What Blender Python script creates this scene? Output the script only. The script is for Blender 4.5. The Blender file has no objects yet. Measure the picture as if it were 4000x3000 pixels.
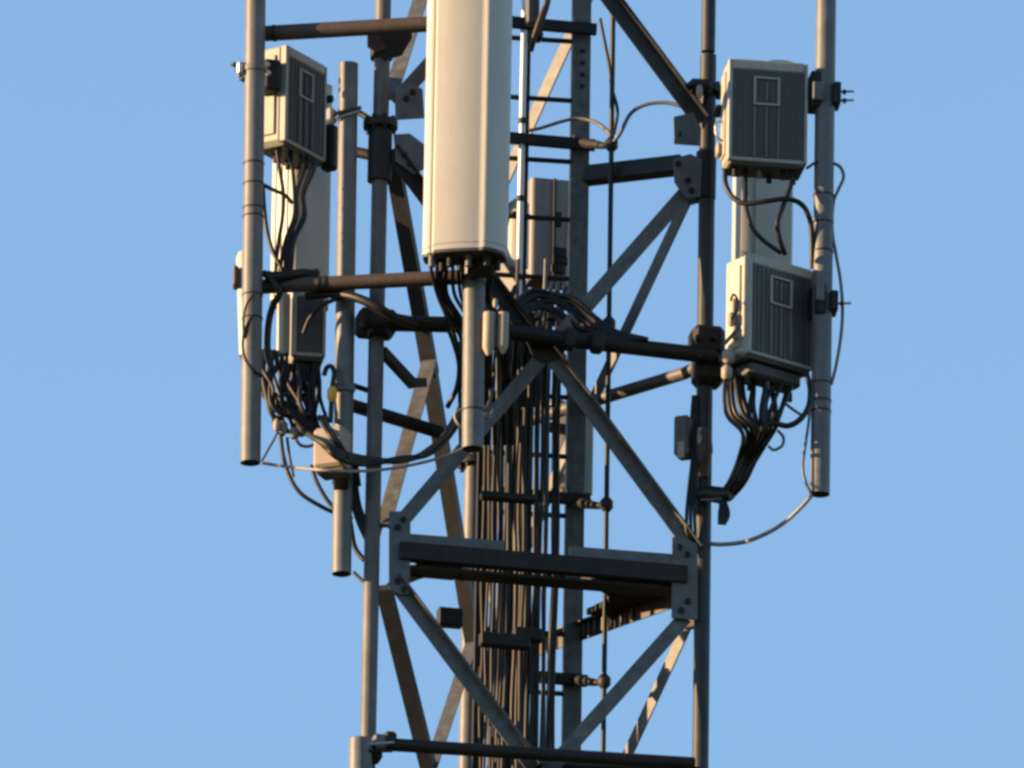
import bpy, math, random
from mathutils import Vector, Matrix
random.seed(7)
rad = math.radians
sc = bpy.context.scene
COL = sc.collection

# ---------------------------------------------------------------- camera
ELEV, ROLL, DIST, ZC = rad(20.0), rad(0.9), 110.0, 39.2
TARGET = Vector((0, 0, ZC))
FWD = Vector((0, math.cos(ELEV), math.sin(ELEV)))
R0 = Vector((1, 0, 0)); U0 = Vector((0, -math.sin(ELEV), math.cos(ELEV)))
CX = R0 * math.cos(ROLL) + U0 * math.sin(ROLL)
CY = U0 * math.cos(ROLL) - R0 * math.sin(ROLL)
CAM = TARGET - FWD * DIST
cam_d = bpy.data.cameras.new('camera'); cam = bpy.data.objects.new('camera', cam_d); COL.objects.link(cam)
m = Matrix((CX, CY, -FWD)).transposed().to_4x4(); m.translation = CAM
cam.matrix_world = m
cam_d.sensor_width = 36.0; cam_d.lens = 36.0 * DIST / 4.0
cam_d.clip_start = 1.0; cam_d.clip_end = 20000
sc.camera = cam

# ---------------------------------------------------------------- sky, sun, exposure
SUN_DIR = Vector((-1.0, -0.10, 0.20)).normalized()      # towards the sun
sun_el = math.asin(SUN_DIR.z)
sun_az = math.atan2(SUN_DIR.x, SUN_DIR.y)
w = bpy.data.worlds.new('World'); sc.world = w; w.use_nodes = True
nt = w.node_tree; nt.nodes.clear()
sky = nt.nodes.new('ShaderNodeTexSky'); sky.sky_type = 'NISHITA'; sky.sun_disc = False
sky.sun_elevation = sun_el; sky.sun_rotation = sun_az
sky.altitude = 100; sky.air_density = 1.0; sky.dust_density = 0.15; sky.ozone_density = 2.5
bg = nt.nodes.new('ShaderNodeBackground'); bg.inputs['Strength'].default_value = 0.10
out = nt.nodes.new('ShaderNodeOutputWorld')
nt.links.new(sky.outputs['Color'], bg.inputs['Color']); nt.links.new(bg.outputs['Background'], out.inputs['Surface'])
sun_d = bpy.data.lights.new('sun', 'SUN'); sun_d.energy = 5.0; sun_d.angle = rad(0.53); sun_d.color = (1.0, 0.65, 0.33)
sun = bpy.data.objects.new('sun', sun_d); COL.objects.link(sun)
sun.rotation_euler = (-SUN_DIR).to_track_quat('-Z', 'Y').to_euler()
sc.view_settings.view_transform = 'Standard'; sc.view_settings.look = 'None'
sc.view_settings.gamma = 1.0; sc.view_settings.exposure = 1.585
sc.view_settings.use_curve_mapping = False
sc.render.engine = 'CYCLES'
sc.cycles.filter_width = 2.9

# ---------------------------------------------------------------- measuring
K = 4000.0 / 2212.0
def D(x, y, Y):
    """survey point: where the sight line of the photo position (x, y) meets the vertical plane at depth Y"""
    u = (x * K - 2000) / 1000.0; v = (1500 - y * K) / 1000.0
    d = FWD * DIST + CX * u + CY * v
    t = (Y - CAM.y) / d.y
    return CAM + d * t

# ---------------------------------------------------------------- materials
def mat(name, col, rough=0.5, metal=0.0, var=0.25, scale=9.0, spec=0.5, bump=0.0, stain=None, stain_amt=0.0, sheet=None):
    M = bpy.data.materials.new(name); M.use_nodes = True
    n = M.node_tree.nodes; l = M.node_tree.links
    b = n['Principled BSDF']
    tc = n.new('ShaderNodeTexCoord')
    nz = n.new('ShaderNodeTexNoise'); nz.inputs['Scale'].default_value = scale; nz.inputs['Detail'].default_value = 6
    nz.inputs['Roughness'].default_value = 0.65
    l.new(tc.outputs['Object'], nz.inputs['Vector'])
    cr = n.new('ShaderNodeValToRGB')
    cr.color_ramp.elements[0].position = 0.3; cr.color_ramp.elements[1].position = 0.72
    a = tuple(max(0, c * (1 - var)) for c in col); z = tuple(min(1, c * (1 + var)) for c in col)
    cr.color_ramp.elements[0].color = (*a, 1); cr.color_ramp.elements[1].color = (*z, 1)
    l.new(nz.outputs['Fac'], cr.inputs['Fac'])
    src = cr.outputs['Color']
    if stain:
        mp = n.new('ShaderNodeMapping'); mp.inputs['Scale'].default_value = (30, 30, 3)
        l.new(tc.outputs['Object'], mp.inputs['Vector'])
        n2 = n.new('ShaderNodeTexNoise'); n2.inputs['Scale'].default_value = 1.0; n2.inputs['Detail'].default_value = 5
        l.new(mp.outputs['Vector'], n2.inputs['Vector'])
        r2 = n.new('ShaderNodeValToRGB'); r2.color_ramp.elements[0].position = 0.5; r2.color_ramp.elements[1].position = 0.75
        r2.color_ramp.elements[1].color = (stain_amt,) * 3 + (1,)
        l.new(n2.outputs['Fac'], r2.inputs['Fac'])
        mx = n.new('ShaderNodeMix'); mx.data_type = 'RGBA'
        l.new(r2.outputs['Color'], mx.inputs['Factor']); l.new(src, mx.inputs['A']); mx.inputs['B'].default_value = (*stain, 1)
        src = mx.outputs['Result']
    l.new(src, b.inputs['Base Color'])
    b.inputs['Roughness'].default_value = rough; b.inputs['Metallic'].default_value = metal
    b.inputs['Specular IOR Level'].default_value = spec
    if bump:
        bp = n.new('ShaderNodeBump'); bp.inputs['Strength'].default_value = bump; bp.inputs['Distance'].default_value = 0.004
        nb = n.new('ShaderNodeTexNoise'); nb.inputs['Scale'].default_value = scale * 6; nb.inputs['Detail'].default_value = 4
        l.new(tc.outputs['Object'], nb.inputs['Vector']); l.new(nb.outputs['Fac'], bp.inputs['Height']); l.new(bp.outputs['Normal'], b.inputs['Normal'])
    return M
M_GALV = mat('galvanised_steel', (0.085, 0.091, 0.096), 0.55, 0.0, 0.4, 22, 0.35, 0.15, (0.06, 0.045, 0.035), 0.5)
M_POLE = mat('galvanised_pole', (0.100, 0.107, 0.118), 0.5, 0.0, 0.22, 16, 0.35, 0.08, (0.075, 0.06, 0.05), 0.55)
M_LEG = mat('weathered_leg_steel', (0.088, 0.085, 0.088), 0.55, 0.0, 0.35, 7, 0.35, 0.15, (0.05, 0.038, 0.034), 0.6)
M_PLATE = mat('gusset_galvanised', (0.088, 0.096, 0.105), 0.6, 0.0, 0.2, 18, 0.3, 0.1)
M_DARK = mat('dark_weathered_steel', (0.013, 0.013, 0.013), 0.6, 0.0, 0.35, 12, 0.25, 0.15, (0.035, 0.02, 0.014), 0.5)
M_BROWN = mat('rust_toned_pipe', (0.055, 0.043, 0.038), 0.6, 0.0, 0.3, 12, 0.3, 0.12, (0.05, 0.025, 0.016), 0.7)
M_BOLT = mat('bolt_steel', (0.012, 0.012, 0.013), 0.6, 0.0, 0.2, 30, 0.2)
M_DKBRACE = mat('dull_dark_brace', (0.022, 0.025, 0.031), 0.55, 0.0, 0.35, 14, 0.3, 0.1, (0.026, 0.02, 0.018), 0.5)  # far darker than galvanised; shade of the left-face diagonals put into the colour
M_ZINC = mat('bright_zinc', (0.3, 0.29, 0.28), 0.35, 0.4, 0.15, 20)
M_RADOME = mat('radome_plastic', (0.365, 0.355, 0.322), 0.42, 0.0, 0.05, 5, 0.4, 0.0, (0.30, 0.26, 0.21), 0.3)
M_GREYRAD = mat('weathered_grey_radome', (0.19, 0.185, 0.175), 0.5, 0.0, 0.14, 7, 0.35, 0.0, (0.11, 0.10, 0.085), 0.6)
M_SHELL = mat('radio_shell', (0.31, 0.30, 0.255), 0.5, 0.0, 0.1, 8, 0.35, 0.03, (0.24, 0.2, 0.15), 0.5)
M_PANEL = mat('radio_front_fins', (0.042, 0.043, 0.042), 0.55, 0.0, 0.15, 30)
M_STRIPE = mat('radio_stripe', (0.12, 0.125, 0.12), 0.5, 0.0, 0.1, 15)
M_TRIM = mat('radio_trim', (0.26, 0.265, 0.25), 0.5, 0.0, 0.1, 15)
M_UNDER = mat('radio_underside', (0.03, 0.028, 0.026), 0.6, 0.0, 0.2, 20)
M_CABLE = mat('black_cable', (0.008, 0.008, 0.0085), 0.5, 0.0, 0.3, 25, 0.3)
M_CABLE2 = mat('weathered_cable', (0.018, 0.017, 0.017), 0.55, 0.0, 0.3, 25, 0.3)
M_GREYCABLE = mat('grey_cable', (0.08, 0.08, 0.085), 0.45, 0.0, 0.2, 25, 0.4)
M_PALECABLE = mat('pale_cable', (0.2, 0.185, 0.18), 0.5, 0.0, 0.2, 25, 0.4)
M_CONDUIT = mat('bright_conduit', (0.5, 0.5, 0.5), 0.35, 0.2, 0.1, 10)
M_YELLOW = mat('yellow_tape', (0.55, 0.30, 0.02), 0.5, 0.0, 0.1, 20)
M_BOX = mat('beige_box', (0.28, 0.235, 0.195), 0.55, 0.0, 0.08, 10, 0.3, 0.0, (0.2, 0.15, 0.12), 0.3)
def ground_mat():
    M = mat('ground_dry_grass', (0.055, 0.06, 0.03), 0.95, 0.0, 0.5, 0.05, 0.1)
    return M
M_GROUND = ground_mat()

# ---------------------------------------------------------------- mesh helpers
class MB:
    def __init__(s): s.v = []; s.f = []; s.sm = []
    def add(s, vs, fs, smooth=False):
        o = len(s.v); s.v += [Vector(p) for p in vs]
        for f in fs: s.f.append(tuple(i + o for i in f)); s.sm.append(smooth)
    def box(s, c, ax, ay, az, bev=0.0):
        """ax/ay/az: half-extent vectors"""
        c = Vector(c)
        if bev <= 0:
            vs = [c + ax * i + ay * j + az * k for i in (-1, 1) for j in (-1, 1) for k in (-1, 1)]
            s.add(vs, [(0, 1, 3, 2), (4, 6, 7, 5), (0, 4, 5, 1), (2, 3, 7, 6), (0, 2, 6, 4), (1, 5, 7, 3)])
        else:
            L = (ax.length, ay.length, az.length); b = min(bev, min(L) * 0.9)
            e = [(A / A.length) for A in (ax, ay, az)]
            idx = {}; vs = []
            for i in (-1, 1):
                for j in (-1, 1):
                    for k in (-1, 1):
                        for d in range(3):
                            p = c.copy()
                            for q, sg in enumerate((i, j, k)):
                                p = p + e[q] * sg * (L[q] - (0 if q == d else b))
                            idx[(i, j, k, d)] = len(vs); vs.append(p)
            fs = []
            for d in range(3):
                o1, o2 = [q for q in range(3) if q != d]
                for sg in (-1, 1):
                    quad = []
                    for a, bb in ((-1, -1), (1, -1), (1, 1), (-1, 1)):
                        t = [0, 0, 0]; t[d] = sg; t[o1] = a; t[o2] = bb
                        quad.append(idx[(*t, d)])
                    fs.append(tuple(quad))
            for d in range(3):
                o1, o2 = [q for q in range(3) if q != d]
                for a in (-1, 1):
                    for bb in (-1, 1):
                        t0 = [0, 0, 0]; t1 = [0, 0, 0]
                        t0[d] = -1; t1[d] = 1; t0[o1] = t1[o1] = a; t0[o2] = t1[o2] = bb
                        fs.append((idx[(*t0, o1)], idx[(*t1, o1)], idx[(*t1, o2)], idx[(*t0, o2)]))
            for i in (-1, 1):
                for j in (-1, 1):
                    for k in (-1, 1): fs.append((idx[(i, j, k, 0)], idx[(i, j, k, 1)], idx[(i, j, k, 2)]))
            s.add(vs, fs)
        return s
    def tube(s, pts, r, n=12, caps=True, hollow=0.0):
        pts = [Vector(p) for p in pts]; m_ = len(pts)
        rs = r if isinstance(r, (list, tuple)) else [r] * m_
        T = []
        for i in range(m_):
            t = (pts[min(i + 1, m_ - 1)] - pts[max(i - 1, 0)])
            T.append(t.normalized() if t.length > 1e-9 else Vector((0, 0, 1)))
        ref = Vector((0.31, 0.9, 0.05)) if abs(T[0].dot(Vector((0.31, 0.9, 0.05)).normalized())) < 0.95 else Vector((1, 0, 0))
        a = (ref - T[0] * ref.dot(T[0])).normalized()
        rings = []
        for i in range(m_):
            a = (a - T[i] * a.dot(T[i])).normalized(); b = T[i].cross(a)
            rings.append([pts[i] + (a * math.cos(2 * math.pi * k / n) + b * math.sin(2 * math.pi * k / n)) * rs[i] for k in range(n)])
        vs = [p for rg in rings for p in rg]; fs = []
        for i in range(m_ - 1):
            for k in range(n):
                k2 = (k + 1) % n
                fs.append((i * n + k, i * n + k2, (i + 1) * n + k2, (i + 1) * n + k))
        s.add(vs, fs, True)
        if hollow:
            inner = [[pts[i] + (p - pts[i]) * hollow for p in rings[i]] for i in (0, m_ - 1)]
            s.add(inner[0] + inner[1], [(k, n + k, n + (k + 1) % n, (k + 1) % n) for k in range(n)], True)
            for e, i in ((0, 0), (1, m_ - 1)):
                s.add(rings[i] + inner[e], [((k, k + n, (k + 1) % n + n, (k + 1) % n)) for k in range(n)])
        elif caps:
            s.add(rings[0], [tuple(range(n))[::-1]]); s.add(rings[-1], [tuple(range(n))])
        return s
    def beam(s, p0, p1, prof, nrm):
        """extrude a closed 2D profile (u, n) from p0 to p1; nrm = n axis hint, u turned to point up"""
        p0 = Vector(p0); p1 = Vector(p1); d = (p1 - p0).normalized()
        n_ = (nrm - d * nrm.dot(d)).normalized(); u = d.cross(n_).normalized()
        flip = u.z < 0 or (abs(u.z) < 1e-6 and u.x < 0)
        if flip: u = -u
        c = len(prof); vs = [p + u * a + n_ * b for p in (p0, p1) for a, b in prof]
        fs = [(k, (k + 1) % c, (k + 1) % c + c, k + c) for k in range(c)] + [tuple(range(c))[::-1], tuple(range(c, 2 * c))]
        s.add(vs, fs); return s
    def prism(s, poly, off):
        c = len(poly); off = Vector(off)
        vs = [Vector(p) for p in poly] + [Vector(p) + off for p in poly]
        s.add(vs, [(k, (k + 1) % c, (k + 1) % c + c, k + c) for k in range(c)] + [tuple(range(c))[::-1], tuple(range(c, 2 * c))]); return s

def origin_of(o):
    return Vector(o.get('_org', (0, 0, 0)))
def obj(name, mb, material, parent=None, label=None, cat=None, group=None, kind=None):
    if parent is not None: org = ORG[parent.name]
    else:
        z = min(p.z for p in mb.v); c = sum(mb.v, Vector()) / len(mb.v); org = Vector((c.x, c.y, z))
    me = bpy.data.meshes.new(name)
    me.from_pydata([tuple(p - org) for p in mb.v], [], mb.f); me.validate()
    sm = mb.sm if len(mb.sm) == len(me.polygons) else [False] * len(me.polygons)
    me.polygons.foreach_set('use_smooth', sm)
    me.materials.append(material)
    import bmesh as _b
    bm = _b.new(); bm.from_mesh(me); _b.ops.recalc_face_normals(bm, faces=bm.faces); bm.to_mesh(me); bm.free()
    o = bpy.data.objects.new(name, me); COL.objects.link(o)
    if parent is not None: o.parent = parent
    else: o.location = org
    ORG[o.name] = org
    if label: o['label'] = label
    if cat: o['category'] = cat
    if group: o['group'] = group
    if kind: o['kind'] = kind
    return o
ORG = {}
def thing(name, label, cat, loc, group=None):
    o = bpy.data.objects.new(name, None); COL.objects.link(o); o.location = loc; o.empty_display_size = 0.1
    ORG[o.name] = Vector(loc); o['label'] = label; o['category'] = cat
    if group: o['group'] = group
    return o
def smooth(pts, k=6):
    pts = [Vector(p) for p in pts]
    if len(pts) < 3: return pts
    P = [pts[0] * 2 - pts[1]] + pts + [pts[-1] * 2 - pts[-2]]; o = []
    for i in range(1, len(P) - 2):
        a, b, c, d = P[i - 1:i + 3]
        for j in range(k):
            t = j / k
            o.append(0.5 * (2 * b + (c - a) * t + (2 * a - 5 * b + 4 * c - d) * t * t + (3 * b - a - 3 * c + d) * t ** 3))
    o.append(pts[-1]); return o
def dp(l): return [D(*p) for p in l]
def cable(label, pts, r=0.0085, material=None, group=None, name='cable', cat='cable', k=6):
    return obj(name, MB().tube(smooth(dp(pts), k), r, 8), material or M_CABLE, None, label, cat, group)
def lin(a, b, t): return a + (b - a) * t

# ---------------------------------------------------------------- ground
g = MB(); S = 6000
g.add([(-S, -S, 0), (S, -S, 0), (S, S, 0), (-S, S, 0)], [(0, 1, 2, 3)])
obj('ground', g, M_GROUND, kind='structure')

# ---------------------------------------------------------------- lattice tower
YL, YR, YB = 0.0, 0.281, 1.257
PSI = rad(12.3)
NF = Vector((math.sin(PSI), -math.cos(PSI), 0))                # front face, towards camera
FX = Vector((math.cos(PSI), math.sin(PSI), 0))
NL_IN = Vector((math.cos(rad(-17.7)), math.sin(rad(-17.7)), 0))  # left face, inwards
NR_IN = Vector((-math.sin(rad(46.5)), -math.cos(rad(46.5)), 0))  # right face, inwards
UP = Vector((0, 0, 1))
def yf(x): return lin(YL, YR, (x - 803) / (1521 - 803))
def yl(x): return lin(YL, YB, (x - 803) / (1019 - 803))
def yr(x): return lin(YR, YB, (1521 - x) / (1521 - 1019))
tower = thing('lattice_tower', 'three-legged grey steel lattice tower carrying all the antennas', 'tower', (0.0, 0.5, 0.0))
def line_to(a, b, z):
    t = (z - a.z) / (b.z - a.z); return a + (b - a) * t
legs = {}
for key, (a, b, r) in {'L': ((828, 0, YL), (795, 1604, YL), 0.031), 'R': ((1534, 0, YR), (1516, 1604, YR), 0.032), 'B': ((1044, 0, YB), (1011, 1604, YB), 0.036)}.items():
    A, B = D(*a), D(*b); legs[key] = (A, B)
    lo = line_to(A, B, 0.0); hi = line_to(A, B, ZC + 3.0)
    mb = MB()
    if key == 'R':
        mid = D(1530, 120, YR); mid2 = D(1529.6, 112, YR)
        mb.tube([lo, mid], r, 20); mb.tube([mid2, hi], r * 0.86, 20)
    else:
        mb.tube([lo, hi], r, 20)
    obj('leg', mb, {'L': M_LEG, 'R': M_DKBRACE, 'B': M_POLE}[key], tower)  # rear leg paler to carry its sunlit look; right leg in the dark steel
def ang(wd=0.062, fl=0.05, t=0.007, edge=1, out=1):
    """angle section: web across u, flange on the upper (edge=1) or lower edge, standing out along n*out"""
    h = wd / 2; e = h * edge
    pr = [(-h * edge, 0), (e, 0), (e, fl * out), (e - t * edge, fl * out), (e - t * edge, t * out), (-h * edge, t * out)]
    return pr
def brace(p0, p1, nrm, prof, material=None, name='diagonal_brace'):
    return obj(name, MB().beam(p0, p1, prof, nrm), material or M_GALV, tower)
# front face K-bracing: three bays
FO = NF * 0.018
def F(x, y, o=0.018): return D(x, y, yf(x)) + NF * o
def LFc(x, y, o=0.0): return D(x, y, yl(x)) + NL_IN * o
def RFc(x, y, o=0.0): return D(x, y, yr(x)) + NR_IN * o
# descending-right members: flange on the top edge towards the viewer
brace(F(1172, 752), F(1498, 1196), NF, ang(0.060, 0.042, edge=1))
brace(F(846, 1256), F(1150, 1662), NF, ang(0.060, 0.042, edge=1))
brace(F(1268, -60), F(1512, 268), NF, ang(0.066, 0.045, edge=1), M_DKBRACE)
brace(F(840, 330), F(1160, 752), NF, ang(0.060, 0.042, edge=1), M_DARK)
# ascending-right members
brace(F(850, 1148), F(1180, 762), NF, ang(0.058, 0.03, edge=1, out=-1))
brace(F(1482, 416), F(1196, 742), NF, ang(0.060, 0.03, edge=1, out=-1))
brace(F(1478, 1336), F(1150, 1704), NF, ang(0.058, 0.03, edge=1, out=-1))
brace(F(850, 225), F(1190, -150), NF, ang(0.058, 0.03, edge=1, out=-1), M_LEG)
brace(D(824, 760, 0.02), D(889, 830, 0.28), NL_IN, [(-0.02, -0.01), (0.02, -0.01), (0.02, 0.02), (-0.02, 0.02)], M_DKBRACE, 'strut')
brace(D(884, 827, 0.27), D(912, 827, 0.40), NL_IN, [(-0.018, -0.01), (0.018, -0.01), (0.018, 0.02), (-0.018, 0.02)], M_DKBRACE, 'strut')
# left face
brace(LFc(814, 1150), LFc(914, 790), NL_IN, ang(0.05, 0.062, edge=1, out=1))
brace(LFc(820, 1270), LFc(917, 1660), NL_IN, [(-0.022, -0.012), (0.022, -0.012), (0.022, 0.046), (-0.022, 0.046)], M_DKBRACE)
brace(LFc(836, 330), LFc(922, 810), NL_IN, [(-0.022, -0.012), (0.022, -0.012), (0.022, 0.046), (-0.022, 0.046)], M_DKBRACE)
brace(LFc(918, 800), LFc(1022, 1441), NL_IN, [(-0.022, -0.012), (0.022, -0.012), (0.022, 0.046), (-0.022, 0.046)], M_DKBRACE)
brace(LFc(912, 1690), LFc(1008, 1400), NL_IN, ang(0.05, 0.055, edge=1, out=1))
brace(LFc(829, 220), LFc(935, -120), NL_IN, ang(0.05, 0.062, edge=1, out=1))
# right face
brace(RFc(1500, 395), RFc(1268, 890), NR_IN, ang(0.056, 0.03, edge=1, out=-1))
brace(RFc(1262, 876), RFc(1034, 1430), NR_IN, ang(0.056, 0.03, edge=1, out=-1))
brace(RFc(1496, 1322), RFc(1262, 1830), NR_IN, ang(0.056, 0.03, edge=1, out=-1))
brace(RFc(1288, -50), RFc(1048, 480), NR_IN, ang(0.062, 0.03, edge=1, out=-1))
brace(RFc(1040, 520), RFc(1262, 868), NR_IN, ang(0.056, 0.03, edge=1, out=-1), M_LEG)
brace(RFc(1026, 1450), RFc(1256, 1800), NR_IN, ang(0.056, 0.03, edge=1, out=-1), M_LEG)
# beams at the bay joints
for xa, xb in ((872, 1086), (1226, 1448)):
    brace(F(xa, 1176 + (xa - 872) * 0.077, 0.03), F(xb, 1176 + (xb - 872) * 0.077, 0.03), NF, [(-0.033, 0), (0.033, 0), (0.033, 0.007), (-0.033, 0.007)], M_PLATE, 'joint_beam')
brace(F(858, 1198, 0.062), F(1478, 1250, 0.062), NF, [(-0.034, -0.05), (0.034, -0.05), (0.034, 0.0), (-0.034, 0.0)], M_DARK, 'box_beam')
brace(F(866, 1222, 0.02), F(1474, 1271, 0.02), NF, [(-0.012, -0.10), (0.0, -0.10), (0.0, 0.0), (-0.012, 0.0)], M_DARK, 'shelf_angle')
brace(RFc(1508, 1280, 0.02), RFc(1030, 1450, 0.02), NR_IN, [(-0.036, -0.006), (0.036, -0.006), (0.036, 0.03), (0.029, 0.03), (0.029, 0.0), (-0.036, 0.0)], M_BROWN, 'joint_beam')  # dark brown includes the shade cast by parts around it
brace(D(1480, 363, 0.27), D(1278, 386, 0.62), NF, [(-0.035, 0), (0.035, 0), (0.035, 0.05), (-0.035, 0.05)], M_DARK, 'joint_beam')
# gusset plates with bolts
def plate(corners, bolts, face=F, o=0.034, nrm=NF, material=M_PLATE, br=0.0125):
    poly = [face(x, y, o) for x, y in corners]
    p = obj('gusset_plate', MB().prism(poly, nrm * 0.008), material, tower)
    for bx_, by_ in bolts:
        c = face(bx_, by_, o) + nrm * 0.008
        obj('bolt', MB().tube([c - nrm * 0.002, c + nrm * 0.012], br, 6), M_BOLT, p)
plate([(836, 1112), (878, 1112), (882, 1124), (880, 1290), (862, 1292), (836, 1280)], [(866, 1131), (854, 1147), (854, 1263), (866, 1281)])
plate([(1447, 1168), (1470, 1164), (1502, 1178), (1502, 1346), (1446, 1342)], [(1462, 1190), (1478, 1206), (1480, 1308), (1466, 1326)])
plate([(848, 196), (878, 186), (908, 200), (912, 262), (850, 266)], [(872, 222), (886, 208)])
plate([(846, 298), (880, 296), (912, 320), (912, 372), (890, 384), (850, 356)], [(868, 344), (880, 362)])
plate([(1450, 260), (1492, 250), (1510, 286), (1508, 322), (1452, 318)], [(1462, 298)], br=0.009)
plate([(1450, 350), (1486, 340), (1512, 352), (1508, 432), (1476, 436), (1452, 400)], [(1480, 398), (1488, 420), (1460, 362)])
plate([(1130, 738), (1226, 748), (1210, 776), (1178, 790), (1146, 772)], [], material=M_DARK, o=0.03)
plate([(1490, 400), (1512, 372), (1514, 440), (1492, 446)], [], face=RFc, o=0.01, nrm=NR_IN, material=M_DARK)
plate([(1484, 1320), (1512, 1290), (1514, 1360), (1486, 1362)], [], face=RFc, o=0.01, nrm=NR_IN, material=M_DARK)
# leg flanges
def flange(x, y, Y, r, h=0.03, nm='leg_flange'):
    c = D(x, y, Y); mb = MB().tube([c - UP * h / 2, c + UP * h / 2], r, 24); p = obj(nm, mb, M_DARK, tower)
    for k in range(8):
        a = k * math.pi / 4 + 0.3; q = c + Vector((math.cos(a), math.sin(a), 0)) * (r - 0.014)
        obj('bolt', MB().tube([q - UP * (h / 2 + 0.014), q + UP * (h / 2 + 0.014)], 0.009, 6), M_BOLT, p)
flange(822, 270, YL, 0.068); flange(1527, 196, YR, 0.062); flange(1025, 1000, YB, 0.07)
obj('leg_sleeve', MB().tube([D(822, 282, YL), D(819, 392, YL)], 0.047, 20), M_DARK, tower)
obj('leg_sleeve', MB().tube([D(1526, 330, YR), D(1524, 430, YR)], 0.040, 20), M_DARK, tower)
obj('leg_sleeve', MB().tube([D(825, 66, YL), D(824, 128, YL)], 0.044, 20), M_DARK, tower)
plate([(790, 68), (880, 60), (884, 92), (862, 130), (826, 140), (800, 120)], [(852, 78), (868, 66)], o=0.05, material=M_DARK)
plate([(786, 80), (800, 80), (815, 98), (828, 118), (806, 124), (786, 114)], [], o=0.062, material=M_BROWN)

# ---------------------------------------------------------------- platform grating inside the tower
plat = thing('rest_platform', 'dark steel grating corner platform inside tower above rightmost lower gusset plate', 'platform', D(1440, 1290, 0.45))
zc = D(1521, 1262, YR); eA = -FX; eB = (D(1019, 1441, YB) - D(1521, 1278, YR)); eB.z = 0; eB.normalize()
LA, LB = 0.42, 0.50
arc = []
for k in range(9):
    t = k / 8 * math.pi / 2
    arc.append((LA * (1 - 0.72 * math.sin(t)), LB * (1 - 0.72 * math.cos(t))))
arc = [(LA, 0.04)] + [p for p in arc if p[1] > 0.04 and p[0] > 0.04] + [(0.04, LB)]
def PP(a, b, dz=0): return zc + eA * a + eB * b + UP * dz
for i in range(len(arc) - 1):
    pass
rim = MB()
for i in range(len(arc) - 1):
    rim.beam(PP(*arc[i]), PP(*arc[i + 1]), [(-0.012, -0.004), (0.012, -0.004), (0.012, 0.004), (-0.012, 0.004)], Vector((-0.6, -0.7, 0)))
obj('rim', rim, M_DARK, plat)
def arc_b(a):
    for i in range(len(arc) - 1):
        if arc[i + 1][0] <= a <= arc[i][0]:
            t = (arc[i][0] - a) / max(1e-6, arc[i][0] - arc[i + 1][0]); return lin(arc[i][1], arc[i + 1][1], t)
    return 0.05
a = 0.06
while a < LA - 0.02:
    b1 = arc_b(a)
    if b1 > 0.08:
        obj('grating_bar', MB().box((PP(a, 0.04) + PP(a, b1)) / 2, eB * (b1 - 0.04) / 2, eA * 0.010, UP * 0.012), M_DARK, plat)
    a += 0.032
for x in (1252, 1262, 1272, 1283, 1296, 1312, 1330, 1352, 1376):
    c = RFc(x, 1280 + (1508 - x) * 0.3556, 0.026); e = (RFc(1300, 1300) - RFc(1310, 1300)); e.z = 0; e.normalize()
    obj('clip_bar', MB().box(c, e * 0.005, NR_IN * 0.006, UP * 0.030), M_LEG, plat)
platL = thing('rest_platform', 'dark steel arched support plate behind box beam beside lower left gusset', 'platform', D(930, 1245, 0.2))
mbp = MB(); top = [(884, 1220), (1000, 1230)]; bot = [(884, 1258), (905, 1250), (930, 1243), (955, 1241), (980, 1246), (1000, 1256)]
mbp.prism([D(x, y, 0.12) for x, y in [top[0]] + bot + [top[1]]], (0, 0.01, 0)); obj('arched_plate', mbp, M_DARK, platL)
obj('stiffener', MB().box(D(940, 1232, 0.2), Vector((0.09, 0.02, 0)), Vector((-0.02, 0.08, 0)), UP * 0.006), M_DARK, platL)

# ---------------------------------------------------------------- poles
def ring(mb, c, axis, r, h=0.006):
    mb.tube([c - axis * h / 2, c + axis * h / 2], r, 18)
def pole(name, label, p0, p1, Y, r, ties=(), material=M_POLE, group='antenna mounting poles', tie_mat=None):
    A, B = D(p0[0], p0[1], Y), D(p1[0], p1[1], Y); ax = (B - A).normalized()
    t = thing(name, label, 'pole', B, group)
    obj('pipe', MB().tube([A, B], r, 28, hollow=0.9), material, t)
    for y in ties:
        c = A + (B - A) * ((y - p0[1]) / (p1[1] - p0[1])); mb = MB(); ring(mb, c, ax, r + 0.0025, 0.007)
        obj('cable_tie', mb, tie_mat or M_CABLE2, t)
    return t
def pbox(parent, name, x, y, Y, dims, yaw, material, bev=0.004):
    """box part centred on a survey point"""
    c = D(x, y, Y); ax = Vector((math.cos(yaw), math.sin(yaw), 0)); ay = Vector((-math.sin(yaw), math.cos(yaw), 0))
    return obj(name, MB().box(c, ax * dims[0] / 2, ay * dims[1] / 2, UP * dims[2] / 2, bev), material, parent)
def rod(parent, name, a, b, r, material, n=8):
    return obj(name, MB().tube([D(*a), D(*b)], r, n), material, parent)
YA = -0.14
poleA = pole('antenna_pole', 'tall grey mounting pole, leftmost, with free lower end left of tower', (554, -170), (541, 1000), YA, 0.040, (356, 400, 452, 470, 640, 690))
poleM = pole('antenna_pole', 'grey pole between leftmost pole and tower leg with yellow taped cable beside it', (753, 139), (738, 1240), -0.03, 0.038, (842, 1040))
poleC = pole('antenna_pole', 'grey pole below the big white central antenna carrying it', (1032, -170), (1021, 970), -0.30, 0.043, (888,))
poleR = pole('antenna_pole', 'tall grey mounting pole, rightmost, behind the right radio units', (1787, -170), (1771, 1068), -0.03, 0.039, (425, 484, 546, 830, 868, 890))
poleK = pole('antenna_pole', 'short grey pole top at bottom edge of view left of tower leg', (779, 1598), (776, 1900), -0.10, 0.045, ())
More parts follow.
